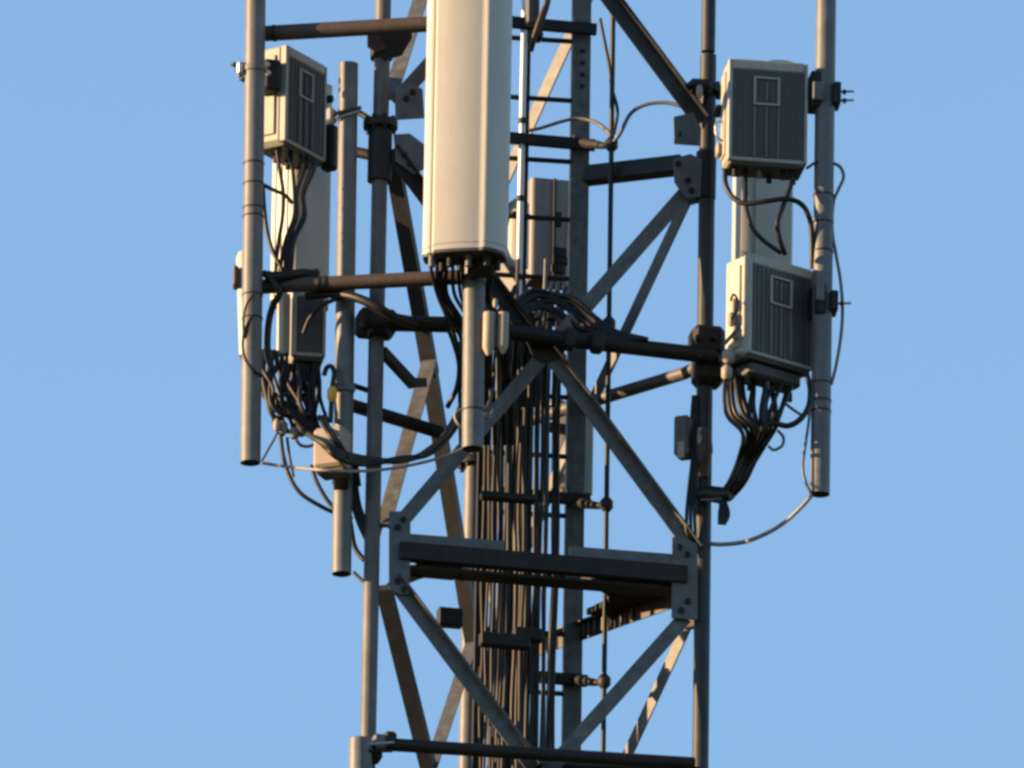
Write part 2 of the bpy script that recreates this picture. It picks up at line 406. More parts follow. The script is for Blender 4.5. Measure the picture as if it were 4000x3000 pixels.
# clamps on poles
def clampset(parent, x, y, Y, side, w=0.05, h=0.06, rods=2, mat_=M_DARK, L=0.055, rm=M_ZINC):
    pbox(parent, 'clamp', x, y, Y, (w, 0.10, h), 0.1, mat_)
    for k in range(rods):
        yy = y + (k - (rods - 1) / 2) * 19
        c = D(x, yy, Y); e = c + Vector((side * (w / 2 + L), -0.01, 0))
        obj('threaded_rod', MB().tube([c, e], 0.005, 8), rm, parent)
        q = c + Vector((side * (w / 2 + 0.012), 0, 0)); obj('nut', MB().tube([q, q + Vector((side * 0.012, 0, 0))], 0.011, 6), M_BOLT, parent)
clampset(poleR, 1806, 208, -0.03, 1, 0.03, 0.09)
clampset(poleR, 1800, 656, -0.03, 1, 0.03, 0.08, 1)
pbox(poleR, 'bracket', 1760, 200, -0.02, (0.045, 0.10, 0.15), 0.15, M_DARK, 0.006)
pbox(poleR, 'bracket_plate', 1768, 196, -0.09, (0.045, 0.012, 0.075), 0.15, M_GALV)
pbox(poleR, 'bracket', 1766, 652, -0.03, (0.04, 0.10, 0.13), 0.4, M_DARK, 0.006)
pbox(poleR, 'bracket_plate', 1772, 630, -0.10, (0.035, 0.012, 0.075), 0.4, M_GALV)
# left pole clamp
pbox(poleA, 'clamp', 520, 150, YA, (0.03, 0.05, 0.055), 0.0, M_ZINC, 0.008)
for yy, dx in ((140, 0.045), (152, 0.03), (172, 0.012)):
    c = D(524, yy, YA); obj('threaded_rod', MB().tube([c + Vector((0.02, 0, 0)), c - Vector((dx, 0.0, 0))], 0.006, 8), M_ZINC, poleA)
    q = c - Vector((dx - 0.01, 0, 0)); obj('nut', MB().tube([q, q + Vector((0.012, 0, 0))], 0.011, 6), M_BOLT, poleA)
rb = MB(); cA = D(550.6, 150, YA); ring(rb, cA, UP, 0.046, 0.022); obj('clamp_band', rb, M_GALV, poleA)
pbox(poleA, 'bracket', 583, 168, 0.03, (0.07, 0.09, 0.13), 0.3, M_DARK, 0.01)
for x, y in ((566, 136), (578, 142), (580, 160)):
    c = D(x, y, -0.06); obj('nut', MB().tube([c, c + Vector((0.0, -0.02, 0))], 0.010, 6), M_ZINC, poleA)
# clamps between middle pole and tower leg / radio
pbox(poleM, 'clamp', 716, 250, -0.03, (0.030, 0.05, 0.06), -0.5, M_ZINC, 0.008)
rod(poleM, 'threaded_rod', (722, 246, -0.06), (780, 232, -0.085), 0.008, M_BROWN); rod(poleM, 'threaded_rod', (724, 256, -0.06), (776, 240, -0.085), 0.006, M_ZINC)
rod(poleM, 'stub_arm', (770, 240, 0.06), (800, 258, 0.02), 0.012, M_DARK)
rod(poleM, 'stub_arm', (768, 328, 0.06), (815, 338, 0.02), 0.022, M_DARK)
rod(poleM, 'stub_arm', (744, 826, 0.04), (808, 848, 0.02), 0.011, M_DARK)
rod(poleM, 'stub_arm', (748, 872, 0.05), (950, 934, 0.38), 0.028, M_DARK)
pbox(poleM, 'clamp', 744, 838, -0.06, (0.085, 0.03, 0.03), 0.2, M_GALV)
pbox(poleK, 'clamp', 818, 1606, -0.08, (0.05, 0.07, 0.06), 0.2, M_GALV, 0.008)
rod(poleK, 'threaded_rod', (790, 1608, -0.13), (850, 1604, -0.1), 0.007, M_ZINC); rod(poleK, 'threaded_rod', (790, 1622, -0.13), (846, 1622, -0.1), 0.007, M_BOLT)
pbox(poleK, 'clamp', 812, 1632, -0.06, (0.04, 0.08, 0.05), 0.2, M_DARK, 0.008)
# ---------------------------------------------------------------- horizontal mounts
def hpipe(label, a, b, r, material, ends=0.0, group='horizontal mounting pipes'):
    t = thing('mounting_pipe', label, 'pipe', D(*b), group)
    obj('pipe', MB().tube([D(*a), D(*b)], r, 20), material, t)
    return t
h1 = hpipe('brownish horizontal pipe at top between leftmost pole and white antenna', (566, 73, -0.08), (1010, 47, -0.25), 0.031, M_BROWN)
h2 = hpipe('brownish horizontal pipe at mid height below the white antenna, left side', (552, 620, -0.08), (1010, 598, -0.25), 0.029, M_BROWN)
for x in (690, 703):
    rb = MB(); t_ = (x - 552) / 458; c = D(x, lin(620, 598, t_), lin(-0.08, -0.25, t_)); rb.tube([c - Vector((0.006, 0, 0)), c + Vector((0.006, 0, 0))], 0.033, 16)
    obj('cable_tie', rb, M_CABLE2, h2)
rb = MB(); rb.tube([D(590, 72, -0.09), D(596, 71.5, -0.092)], 0.034, 16); obj('clamp_band', rb, M_DARK, h1)
# ring frame at mid height
fr = thing('mounting_rig', 'dark steel mounting frame clamped across tower legs at mid height', 'mount', D(1160, 720, 0.1))
obj('front_pipe', MB().tube(dp([(786, 697, -0.07), (1000, 702, -0.01), (1180, 728, 0.06), (1545, 770, 0.20)]), 0.032, 18), M_DARK, fr)
obj('side_pipe', MB().tube(dp([(1545, 776, 0.22), (1480, 806, 0.40), (1130, 912, 0.98)]), 0.025, 16), M_LEG, fr)
pbox(fr, 'leg_clamp', 812, 700, -0.02, (0.15, 0.12, 0.10), 0.2, M_DARK, 0.015)
pbox(fr, 'leg_clamp', 1526, 742, 0.24, (0.13, 0.13, 0.12), 0.2, M_DARK, 0.02)
pbox(fr, 'leg_clamp', 1530, 800, 0.27, (0.12, 0.12, 0.13), 0.2, M_DARK, 0.02)
for x, y, Y in ((790, 690, -0.1), (800, 716, -0.1), (838, 716, -0.1), (846, 690, -0.1), (1508, 730, 0.15), (1540, 726, 0.15), (1512, 770, 0.15), (1550, 770, 0.15)):
    c = D(x, y, Y); obj('bolt', MB().tube([c + Vector((0, 0.05, 0)), c + Vector((0, -0.012, 0))], 0.012, 6), M_BOLT, fr)
for x in (838, 1230, 1290):
    pbox(fr, 'saddle', x, 694 if x < 900 else 728 + (x - 1180) * 0.11, -0.03 if x < 900 else 0.06, (0.05, 0.07, 0.08), 0.2, M_DARK, 0.01)
# lower frame at bottom edge
fr2 = thing('mounting_rig', 'dark horizontal mounting frame along the bottom edge of view', 'mount', D(1160, 1640, 0.0))
obj('front_pipe', MB().tube(dp([(836, 1608, -0.08), (1500, 1650, 0.12)]), 0.026, 18), M_DARK, fr2)
obj('rear_pipe', MB().tube(dp([(1140, 1652, 0.2), (1500, 1662, 0.25)]), 0.016, 18), M_DARK, fr2)
pbox(fr2, 'clamp', 842, 1602, -0.07, (0.05, 0.07, 0.07), 0.1, M_DARK, 0.012)
# small pipe stub at right leg / top beam on ladder handled below

# ---------------------------------------------------------------- panel antennas
def extr(prof, base, yaw, z0, z1):
    ax = Vector((math.cos(yaw), math.sin(yaw), 0)); ay = Vector((-math.sin(yaw), math.cos(yaw), 0))
    lo = [base + ax * x + ay * y + UP * z0 for x, y in prof]
    return lo, UP * (z1 - z0), ax, ay
def round_prof(W, Dp, rf, rb_, n=5, bulge=0.0):
    """rounded box outline, front at y<0"""
    pts = []
    for cx, cy, r, a0 in ((W / 2 - rb_, Dp - rb_, rb_, 0), (-W / 2 + rb_, Dp - rb_, rb_, 90), (-W / 2 + rf, rf, rf, 180), (W / 2 - rf, rf, rf, 270)):
        for k in range(n + 1):
            a = rad(a0 + 90 * k / n); pts.append((cx + r * math.cos(a), cy + r * math.sin(a)))
    return pts
def antenna(label, x, y_bot, Y, H, W, Dp, yaw, prof=None, material=M_RADOME, rf=0.03, rb_=0.015, tilt=(0, 0), cap=M_UNDER, group='panel antennas'):
    base = D(x, y_bot, Y); t = thing('panel_antenna', label, 'antenna', base, group)
    pr = prof or round_prof(W, Dp, rf, rb_)
    lo, up, ax, ay = extr(pr, base, yaw, 0.012, H)
    up = up + Vector((tilt[0], tilt[1], 0)) * H
    mb = MB(); c = len(pr); vs = lo + [p + up for p in lo]
    mb.add(vs, [(k, (k + 1) % c, (k + 1) % c + c, k + c) for k in range(c)], True)
    mb.add(vs[c:], [tuple(range(c))]); mb.add(vs[:c], [tuple(range(c))[::-1]])
    o = obj('radome', mb, material, t)
    md = o.modifiers.new('edges', 'EDGE_SPLIT'); md.split_angle = rad(38)
    cen = sum(lo, Vector()) / c
    capb = [cen + (p - cen) * 0.985 - UP * 0.012 for p in lo]
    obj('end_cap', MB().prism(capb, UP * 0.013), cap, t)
    return t, base, ax, ay
P0 = [(-0.163, 0.12), (-0.166, 0.065), (-0.163, 0.048), (-0.155, 0.034), (-0.143, 0.026), (-0.132, 0.023), (-0.127, 0.026), (-0.121, 0.016)] + [(-0.115 + 0.265 * (math.sin(rad(f)) + math.sin(rad(20))) * 1.59, (-0.265 * math.cos(rad(f)) + 0.245) * 1.3) for f in (-20, -17, -14, -11, -8, -5, -2, 1, 4)] + [(0.066, -0.0250), (0.078, -0.0300), (0.084, -0.0315), (0.091, -0.0305), (0.100, -0.027), (0.118, -0.014), (0.140, 0.006), (0.154, 0.026), (0.161, 0.052), (0.163, 0.12), (0.12, 0.145), (-0.12, 0.145)]
antC, bC, axC, ayC = antenna('big cream white panel antenna at top centre in front of tower', 1000, 546, -0.52, 2.3, 0.33, 0.14, rad(-6), P0, M_RADOME, tilt=(0.003, 0))
# connectors and brackets below the big antenna
for k in range(8):
    px = -0.125 + k * 0.036; c = bC + axC * px + ayC * (0.03 + 0.05 * (k % 2))
    obj('connector', MB().tube([c + UP * 0.0, c - UP * 0.045], 0.013, 10), M_BOLT if k % 4 else M_GALV, antC)
obj('lower_bracket', MB().box(bC + ayC * 0.16 + axC * 0.02 + UP * 0.12, axC * 0.05, ayC * 0.04, UP * 0.05, 0.008), M_DARK, antC)
obj('lower_bracket', MB().box(bC + ayC * 0.12 + axC * 0.06 - UP * 0.03, axC * 0.05, ayC * 0.03, UP * 0.022, 0.006), M_DARK, antC)
seam = [bC + axC * x_ * 1.006 + ayC * (y_ - 0.0015 if y_ < 0.1 else y_) + UP * 0.034 for x_, y_ in P0]
obj('seam', MB().prism(seam, UP * 0.005), M_SHELL, antC)
# left rear antenna (faces away to the left)
PL = round_prof(0.215, 0.155, 0.02, 0.045)
antL, bL, axL, ayL = antenna('weathered grey-cream panel antenna behind the upper left radio unit', 676, 655, 0.36, 0.94, 0.2, 0.15, rad(50), PL, M_RADOME, tilt=(0, 0))
c = bL + axL * 0.015 + UP * 0.135 - ayL * 0.0; obj('vent_hole', MB().tube([c + ayL * 0.004, c - ayL * 0.004], 0.014, 16), M_BOLT, antL)
for k in (-0.03, 0.0, 0.03):
    c = bL + axL * -0.108 + ayL * (0.08 + k) + UP * 0.5
    obj('rib', MB().tube([c - UP * 0.48, c + UP * 0.54], 0.004, 8), M_RADOME, antL)
# right rear antenna
PR_ = [(-0.11, 0.13), (-0.115, 0.03), (-0.105, 0.0), (-0.075, -0.012), (-0.066, -0.002), (-0.058, -0.002), (-0.05, -0.012), (-0.022, -0.012), (-0.016, 0.0), (0.0, 0.0), (0.10, 0.004), (0.112, 0.03), (0.11, 0.13)]
antR, bR, axR, ayR = antenna('pale ribbed panel antenna behind and between the two right radio units', 1655, 690, 0.82, 0.98, 0.22, 0.13, rad(14), PR_, M_RADOME)
# centre rear antenna
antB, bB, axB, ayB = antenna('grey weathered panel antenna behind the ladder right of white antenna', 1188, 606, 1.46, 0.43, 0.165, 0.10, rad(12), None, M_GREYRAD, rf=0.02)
for dx, z, hh in ((0.03, 0.26, 0.03), (0.035, 0.12, 0.02), (0.05, 0.085, 0.015), (0.03, 0.05, 0.02)):
    c = bB + axB * dx + UP * z - ayB * 0.002; obj('rear_fitting', MB().box(c, axB * (0.012 if z > 0.2 else 0.03), ayB * 0.012, UP * hh, 0.004), M_DARK, antB)
obj('rear_rib', MB().box(bB + axB * 0.012 + UP * 0.22 - ayB * 0.004, axB * 0.006, ayB * 0.01, UP * 0.21, 0.003), M_DARK, antB)
antW = thing('panel_antenna', 'narrow sunlit cream panel antenna just right of the white antenna bottom', 'antenna', D(1116, 590, 1.2), 'panel antennas')
pbox(antW, 'radome', 1116, 512, 1.2, (0.075, 0.09, 0.295), rad(25), M_RADOME, 0.012)
pbox(antW, 'strap', 1116, 470, 1.2, (0.08, 0.095, 0.014), rad(25), M_DARK, 0.003)
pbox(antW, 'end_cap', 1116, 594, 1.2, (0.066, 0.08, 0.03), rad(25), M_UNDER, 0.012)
# slim panel left of leftmost pole
antS = thing('panel_antenna', 'slim white panel peeking out behind the left side of leftmost pole', 'antenna', D(530, 770, 0.05), 'panel antennas')
a_, b_ = D(529, 552, 0.05), D(533, 768, 0.05)
mb = MB(); pts = [a_ + UP * 0.02, a_ + UP * 0.012, a_ - UP * 0.01, b_]; mb.tube(pts, [0.012, 0.026, 0.034, 0.03], 16); obj('radome', mb, M_RADOME, antS)
pbox(antS, 'clamp', 509, 600, 0.03, (0.022, 0.06, 0.085), 0.0, M_BROWN, 0.006)
pbox(antS, 'end_cap', 533, 771, 0.05, (0.05, 0.05, 0.012), 0.0, M_UNDER, 0.004)

# ---------------------------------------------------------------- radio units
def radio(label, x, y, Y, W, H, Dp, yaw, arch=False, frame=True, tray=0.0, panel=M_PANEL):
    """x, y, Y: lower left front corner"""
    ax = Vector((math.cos(yaw), math.sin(yaw), 0)); ay = Vector((-math.sin(yaw), math.cos(yaw), 0))
    o = D(x, y, Y) + ax * W / 2
    t = thing('radio_unit', label, 'radio unit', o, 'remote radio units')
    def B(name, cx, cy, cz, sx, sy, sz, m_, bev=0.003, par=t):
        return obj(name, MB().box(o + ax * cx + ay * cy + UP * cz, ax * sx / 2, ay * sy / 2, UP * sz / 2, bev), m_, par)
    B('housing', 0, Dp / 2 + 0.008, H / 2, W, Dp - 0.016, H, M_SHELL, 0.012)
    # front rim
    B('rim', -W / 2 + 0.009, 0.008, H / 2, 0.018, 0.03, H - 0.004, M_TRIM, 0.004)
    B('rim', W / 2 - 0.008, 0.008, H / 2, 0.012, 0.03, H - 0.006, M_TRIM, 0.004)
    B('rim', 0, 0.0085, 0.008, W - 0.03, 0.03, 0.016, M_TRIM, 0.004)
    B('rim', 0, 0.0085, H - 0.022, W - 0.03, 0.03, 0.044, M_SHELL, 0.006)
    B('front_panel', 0, 0.006, H / 2 - 0.012, W - 0.034, 0.016, H - 0.056, panel, 0.0)
    nf = int((W - 0.05) / 0.019); fin = MB()
    for k in range(nf):
        cx = -W / 2 + 0.024 + (W - 0.046) * k / (nf - 1)
        fin.box(o + ax * cx - ay * 0.001 + UP * (H / 2 - 0.012), ax * 0.0034, ay * 0.004, UP * (H - 0.062) / 2)
    fo = obj('cooling_fins', fin, panel, t); fo['kind'] = 'stuff'
    if frame:
        fw = W * 0.30; zt = H - 0.075; zb = H - 0.185; cx0 = -W * 0.02
        fr_ = B('window_frame', cx0 - fw / 2, -0.006, (zt + zb) / 2, 0.009, 0.012, zt - zb + 0.009, M_TRIM, 0.001)
        B('window_frame', cx0 + fw / 2, -0.006, (zt + zb) / 2, 0.009, 0.012, zt - zb + 0.009, M_TRIM, 0.001)
        B('window_frame', cx0, -0.006, zt, fw - 0.01, 0.0115, 0.009, M_TRIM, 0.001)
        B('window_frame', cx0, -0.006, zb, fw - 0.01, 0.0115, 0.009, M_TRIM, 0.001)
        for q in (-fw / 2, 0, fw / 2):
            B('stripe', cx0 + q, -0.0055, zb / 2 + 0.004, 0.006, 0.011, zb - 0.03, M_STRIPE, 0.001)
        B('stripe', cx0, -0.005, (zt + zb) / 2, 0.006, 0.010, (zt - zb) * 0.7, M_STRIPE, 0.001)
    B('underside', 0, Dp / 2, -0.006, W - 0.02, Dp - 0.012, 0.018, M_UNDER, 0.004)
    if tray: B('connector_tray', 0.0, Dp * 0.52, -0.012 - tray / 2, W * 0.78, Dp * 0.72, tray, M_UNDER, 0.012)
    for k in range(6):
        c = o + ax * (-W / 2 + 0.04 + (W - 0.08) * k / 5) + ay * (Dp * (0.35 + 0.3 * (k % 2))) - UP * (0.012 + tray)
        obj('connector', MB().tube([c, c - UP * 0.035], 0.011, 10), M_BOLT if k != 2 else M_GALV, t)
    if arch:
        pr = []
        for k in range(13):
            s_ = k / 12; xx = -W * 0.12 + s_ * W * 0.60; pr.append((xx, 0.022 * math.sin(math.pi * s_)))
        poly = [o + ax * x_ + ay * 0.03 + UP * (H - 0.002 + z_) for x_, z_ in pr]
        obj('top_cover', MB().prism(poly, ay * (Dp - 0.06)), M_SHELL, t)
    # side fittings
    B('side_rib', -W / 2 - 0.004, Dp * 0.55, H * 0.5, 0.008, Dp * 0.5, H * 0.82, M_SHELL, 0.003)
    B('rear_bracket', 0, Dp + 0.02, H * 0.5, W * 0.5, 0.04, H * 0.7, M_GALV, 0.004)
    return t, o, ax, ay
rUR, oUR, axUR, ayUR = radio('upper right radio unit with arched top, finned dark front facing the viewer', 1571, 345, -0.12, 0.318, 0.425, 0.15, rad(9), arch=True)
rLR, oLR, axLR, ayLR = radio('lower right radio unit turned to show its sunlit left side', 1615, 762, -0.17, 0.330, 0.418, 0.15, rad(38), tray=0.06)
rUL, oUL, axUL, ayUL = radio('upper left radio unit turned sideways with finned dark front', 613, 304, 0.02, 0.295, 0.405, 0.14, rad(57))
rLL, oLL, axLL, ayLL = radio('small lower left radio unit half hidden behind the brown pipe and pole', 630, 768, 0.10, 0.135, 0.29, 0.20, rad(8), frame=False, tray=0.03)
pbox(rLL, 'sun_strip', 612, 702, 0.10, (0.035, 0.045, 0.255), rad(40), M_SHELL, 0.004)  # added slim box, turned to catch the sun as a golden side strip
# little fittings on the sunlit sides
def lump(parent, name, x, y, Y, r, material, h=0.03):
    c = D(x, y, Y); return obj(name, MB().tube([c - UP * h, c - UP * h * 0.6, c + UP * h * 0.6, c + UP * h], [r * 0.55, r, r, r * 0.55], 12), material, parent)
for x, y, r in ((1586, 660, 0.012), (1580, 690, 0.016), (1574, 770, 0.026), (1570, 805, 0.022), (1588, 720, 0.014)):
    lump(rLR, 'side_connector', x, y, -0.13, r, M_BOX, 0.028)
obj('side_handle', MB().tube(smooth(dp([(1578, 650, -0.15), (1584, 636, -0.17), (1592, 646, -0.17), (1591, 672, -0.17), (1580, 690, -0.16)])), 0.005, 8), M_BROWN, rLR)
obj('side_hose', MB().tube(smooth(dp([(1566, 742, -0.14), (1578, 728, -0.16), (1592, 712, -0.17), (1596, 700, -0.17)])), 0.008, 8), M_GALV, rLR)
obj('side_handle', MB().tube(smooth(dp([(1558, 262, -0.05), (1548, 266, -0.07), (1546, 280, -0.07), (1550, 296, -0.07), (1562, 306, -0.05)])), 0.005, 8), M_ZINC, rUR)
pbox(rUR, 'side_bracket', 1552, 325, -0.02, (0.02, 0.06, 0.05), 0.1, M_BOX, 0.006)
pbox(rUR, 'side_bracket', 1552, 240, 0.02, (0.03, 0.08, 0.03), 0.1, M_DARK, 0.006)
pbox(rUL, 'side_bracket', 712, 320, 0.30, (0.05, 0.06, 0.19), rad(57), M_DARK, 0.01)
pbox(rUL, 'side_bracket', 708, 215, 0.29, (0.02, 0.05, 0.03), rad(57), M_DARK, 0.005)
# small clamp lamp-like fitting on right leg above the radio
cl = thing('leg_clamp', 'small dark clamp with brass fitting on right tower leg beside upper right radio', 'clamp', D(1515, 215, 0.15))
pbox(cl, 'body', 1512, 188, 0.2, (0.10, 0.09, 0.05), 0.1, M_DARK, 0.018)
pbox(cl, 'arm', 1497, 186, 0.17, (0.06, 0.05, 0.018), -0.2, M_DARK, 0.006)
lump(cl, 'fitting', 1511, 198, 0.14, 0.013, M_BOX, 0.026)

# ---------------------------------------------------------------- boxes
jb = thing('junction_box', 'sunlit beige junction box on the middle left pole', 'box', D(715, 1015, -0.03))
pbox(jb, 'body', 718, 972, -0.22, (0.125, 0.10, 0.165), rad(-24), M_BOX, 0.012)
pbox(jb, 'base_plate', 722, 1022, -0.21, (0.12, 0.085, 0.025), rad(-24), M_BROWN, 0.006)
pbox(jb, 'bracket', 737, 1040, -0.10, (0.06, 0.16, 0.04), 0.0, M_DARK, 0.006)
fb = thing('filter_unit', 'small sunlit twin-canister filter beside the central pole below white antenna', 'filter', D(1072, 765, -0.30))
for x, y0, y1, r, m_ in ((1057, 676, 762, 0.024, M_BOX), (1088, 676, 758, 0.021, M_BOX)):
    a, b = D(x, y0, -0.36), D(x - 2, y1, -0.36); obj('canister', MB().tube([a, a - UP * 0.006, b + UP * 0.02, b - UP * 0.012], [r * 0.96, r, r, r * 0.3], 14), m_, fb)
pbox(fb, 'body', 1073, 716, -0.34, (0.075, 0.05, 0.14), 0.0, M_BROWN, 0.005)
lump(fb, 'connector', 1070, 655, -0.36, 0.010, M_BOX, 0.018)
rj = thing('junction_box', 'small dark box strapped to left side of right tower leg below mid frame', 'box', D(1476, 995, 0.24))
pbox(rj, 'body', 1478, 946, 0.24, (0.062, 0.08, 0.165), rad(-20), M_LEG, 0.008)
pbox(rj, 'lit_patch', 1471, 972, 0.20, (0.030, 0.01, 0.07), rad(-20), M_BOX, 0.003)  # pale plate added as the sunlit patch on the dark box
pbox(rj, 'strap', 1500, 946, 0.25, (0.06, 0.04, 0.02), 0, M_DARK, 0.003)
rk = thing('cable_splice', 'brown wrapped cable splice bulging on front of right tower leg', 'cable splice', D(1520, 1010, 0.22))
obj('wrap', MB().tube(dp([(1519, 925, 0.235), (1521, 940, 0.22), (1522, 975, 0.215), (1520, 1000, 0.23), (1522, 1030, 0.24)]), [0.012, 0.03, 0.034, 0.026, 0.012], 14), M_BROWN, rk)
obj('sheath', MB().tube(dp([(1512, 925, 0.215), (1513, 950, 0.20), (1513, 972, 0.205)]), [0.008, 0.014, 0.008], 12), M_BOX, rk)

# ---------------------------------------------------------------- ladder
YLD = 0.76
lad = thing('cable_ladder', 'dark steel climbing and cable ladder running up inside the tower', 'ladder', D(1180, 1640, YLD))
def xr(y): return 1258 - y * 0.0140
def xw(y): return 1143 - y * 0.0205
def xl(y): return 1066 - y * 0.0190
for fx, w_, m_, Yq in ((xr, 0.074, M_GALV, YLD), (xl, 0.05, M_DARK, YLD - 0.06)):
    a, b = D(fx(-160), -160, Yq), D(fx(1800), 1800, Yq)
    obj('rail', MB().beam(a, b, [(-w_ / 2, 0), (w_ / 2, 0), (w_ / 2, -0.03), (w_ / 2 - 0.006, -0.03), (w_ / 2 - 0.006, -0.006), (-w_ / 2 + 0.006, -0.006), (-w_ / 2 + 0.006, -0.03), (-w_ / 2, -0.03)], NF), m_, lad)
a, b = D(xw(-160), -160, YLD - 0.02), D(xw(1800), 1800, YLD - 0.02)
obj('stile', MB().beam(a, b, [(-0.011, 0), (0.011, 0), (0.011, -0.02), (-0.011, -0.02)], NF), M_DARK, lad)
for i in range(4):
    y = 96 + i * 22; c = D(xr(y) + 2, y * 1.15, YLD) + NF * 0.001
    obj('rail_hole', MB().tube([c - NF * 0.003, c + NF * 0.002], 0.010, 12), M_BOLT, lad)
y = -40
rungs = [-43, 85, 213, 345, 470, 598, 726, 854, 982, 1110, 1238, 1366, 1494, 1622]
for y in rungs:
    obj('rung', MB().tube([D(xl(y), y - 6, YLD - 0.05), D(xr(y), y + 6, YLD + 0.01)], 0.010, 10), M_DARK, lad)
for y in (55, 305, 690, 1072, 1462):
    a, b = D(xl(y) - 5, y - 8, YLD - 0.08), D(xr(y) + 30, y + 12, YLD - 0.02)
    obj('cross_bracket', MB().beam(a, b, [(-0.021, 0), (0.021, 0), (0.021, 0.03), (-0.021, 0.03)], NF), M_DARK, lad)
    obj('bracket_clip', MB().box(D(xr(y), y - 10, YLD - 0.04), FX * 0.035, NF * 0.02, UP * 0.016, 0.006), M_PLATE, lad)
# conduit
t = thing('conduit', 'shiny thin sunlit conduit running down beside the ladder', 'conduit', D(1098, 1640, YLD - 0.1))
for (y0, y1) in ((-160, 1800),):
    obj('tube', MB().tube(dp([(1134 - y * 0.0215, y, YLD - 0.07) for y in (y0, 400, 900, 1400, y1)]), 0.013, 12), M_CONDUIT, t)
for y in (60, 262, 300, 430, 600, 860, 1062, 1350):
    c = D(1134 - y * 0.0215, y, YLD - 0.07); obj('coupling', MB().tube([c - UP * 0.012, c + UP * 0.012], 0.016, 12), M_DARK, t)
# safety line
sl = thing('safety_line', 'thin dark fall-arrest cable with round guides right of the ladder', 'safety line', D(1302, 1640, 0.45))
def xs(y): return 1325 - y * 0.0135
obj('line', MB().tube(dp([(xs(y), y, 0.45) for y in (-160, 400, 1000, 1800)]), 0.0105, 8), M_CABLE, sl)
for y in (312, 700, 1090, 1472):
    c = D(xs(y), y, 0.45)
    obj('guide', MB().tube([c - UP * 0.03, c - UP * 0.014, c + UP * 0.014, c + UP * 0.03], [0.012, 0.026, 0.026, 0.012], 14), M_CABLE2, sl)
    obj('guide_arm', MB().tube(dp([(xs(y), y, 0.45), (xs(y) - 16, y + 3, 0.50), (xr(y), y - 4, YLD - 0.02)]), [0.008, 0.014, 0.024], 8), M_DARK, sl)

# ---------------------------------------------------------------- feeder cables down the tower
ORD = 'first second third fourth fifth sixth seventh eighth ninth tenth eleventh twelfth thirteenth fourteenth fifteenth sixteenth seventeenth eighteenth nineteenth twentieth'.split()
gF = 'feeder cables in the ladder bundle'
xs0 = [1036, 1047, 1058, 1068, 1080, 1088, 1108, 1115, 1122, 1128, 1145, 1167, 1187, 1193]
for i, x in enumerate(xs0):
    Yc = YLD - 0.16 - 0.05 * (i % 3) - (0.03 if i < 6 else 0)
    pts = []
    for y in (640, 760, 860, 1000, 1130, 1260, 1400, 1530, 1680, 1850):
        pts.append((x + (1640 - y) * 0.018 + random.uniform(-3.5, 3.5) + (0 if y > 700 else random.uniform(-8, 8)), y, Yc + random.uniform(-.01, .01)))
    cable(ORD[i] + ' black feeder cable from the left in the ladder bundle', pts, 0.0065 if i < 5 else random.choice((0.0085, 0.010, 0.0115)), M_CABLE if i % 4 else M_CABLE2, gF, 'feeder_cable')
for i, x in enumerate((1098, 1158)):
    pts = [(x + (1640 - y) * 0.018 + random.uniform(-2, 2), y, YLD - 0.08) for y in (560, 760, 1000, 1250, 1500, 1850)]
    cable(ORD[i] + ' weathered feeder from the left among black feeders on the ladder', pts, 0.008, M_GREYCABLE if i % 2 else M_BROWN, 'grey feeder cables', 'feeder_cable')
for i, x in enumerate((1040, 1053, 1063, 1074, 1084, 1093, 1103, 1118, 1126, 1136, 1150, 1172)):
    pts = [(x + (1640 - y) * 0.018 + random.uniform(-3, 3), y, YLD - 0.10 + random.uniform(-.01, .01)) for y in (700, 860, 1000, 1150, 1300, 1450, 1600, 1850)]
    cable(ORD[i] + ' feeder from the left in the rear layer of the ladder bundle', pts, random.choice((0.007, 0.009, 0.011)), M_CABLE, 'rear layer of feeder cables', 'feeder_cable')
bt = thing('cable_cleat', 'dark cable clamp blocks across the feeder bundle below the box beam', 'clamp', D(1100, 1390, 0.4))
pbox(bt, 'bar', 1090, 1385, 0.38, (0.20, 0.05, 0.055), 0.2, M_DARK, 0.006); pbox(bt, 'bar', 972, 1335, 0.85, (0.10, 0.05, 0.075), 0.2, M_DARK, 0.006)
pbox(bt, 'bar', 1098, 1075, 0.36, (0.22, 0.05, 0.03), 0.2, M_DARK, 0.006)
pbox(bt, 'bar', 1140, 1372, 0.42, (0.12, 0.05, 0.05), 0.2, M_DARK, 0.006)
# things seen at the top right of the antenna
cable('dark cable dropping from top edge beside the ladder brackets', [(1190, -60, 0.5), (1184, 0, 0.5), (1172, 40, 0.5), (1156, 78, 0.52), (1146, 110, 0.55)], 0.012, M_CABLE2)
cable('brown cable hanging at top edge between ladder stiles', [(1172, -60, 0.46), (1180, 0, 0.46), (1172, 26, 0.46), (1160, 60, 0.47), (1150, 90, 0.5)], 0.010, M_BROWN)
tb = thing('top_bracket', 'dark bracket block at the top edge beside the white antenna', 'bracket', D(1152, 60, 0.55))
pbox(tb, 'block', 1150, 18, 0.55, (0.05, 0.05, 0.14), 0.2, M_LEG, 0.006); pbox(tb, 'clip', 1156, 78, 0.55, (0.06, 0.05, 0.045), 0.2, M_DARK, 0.01)

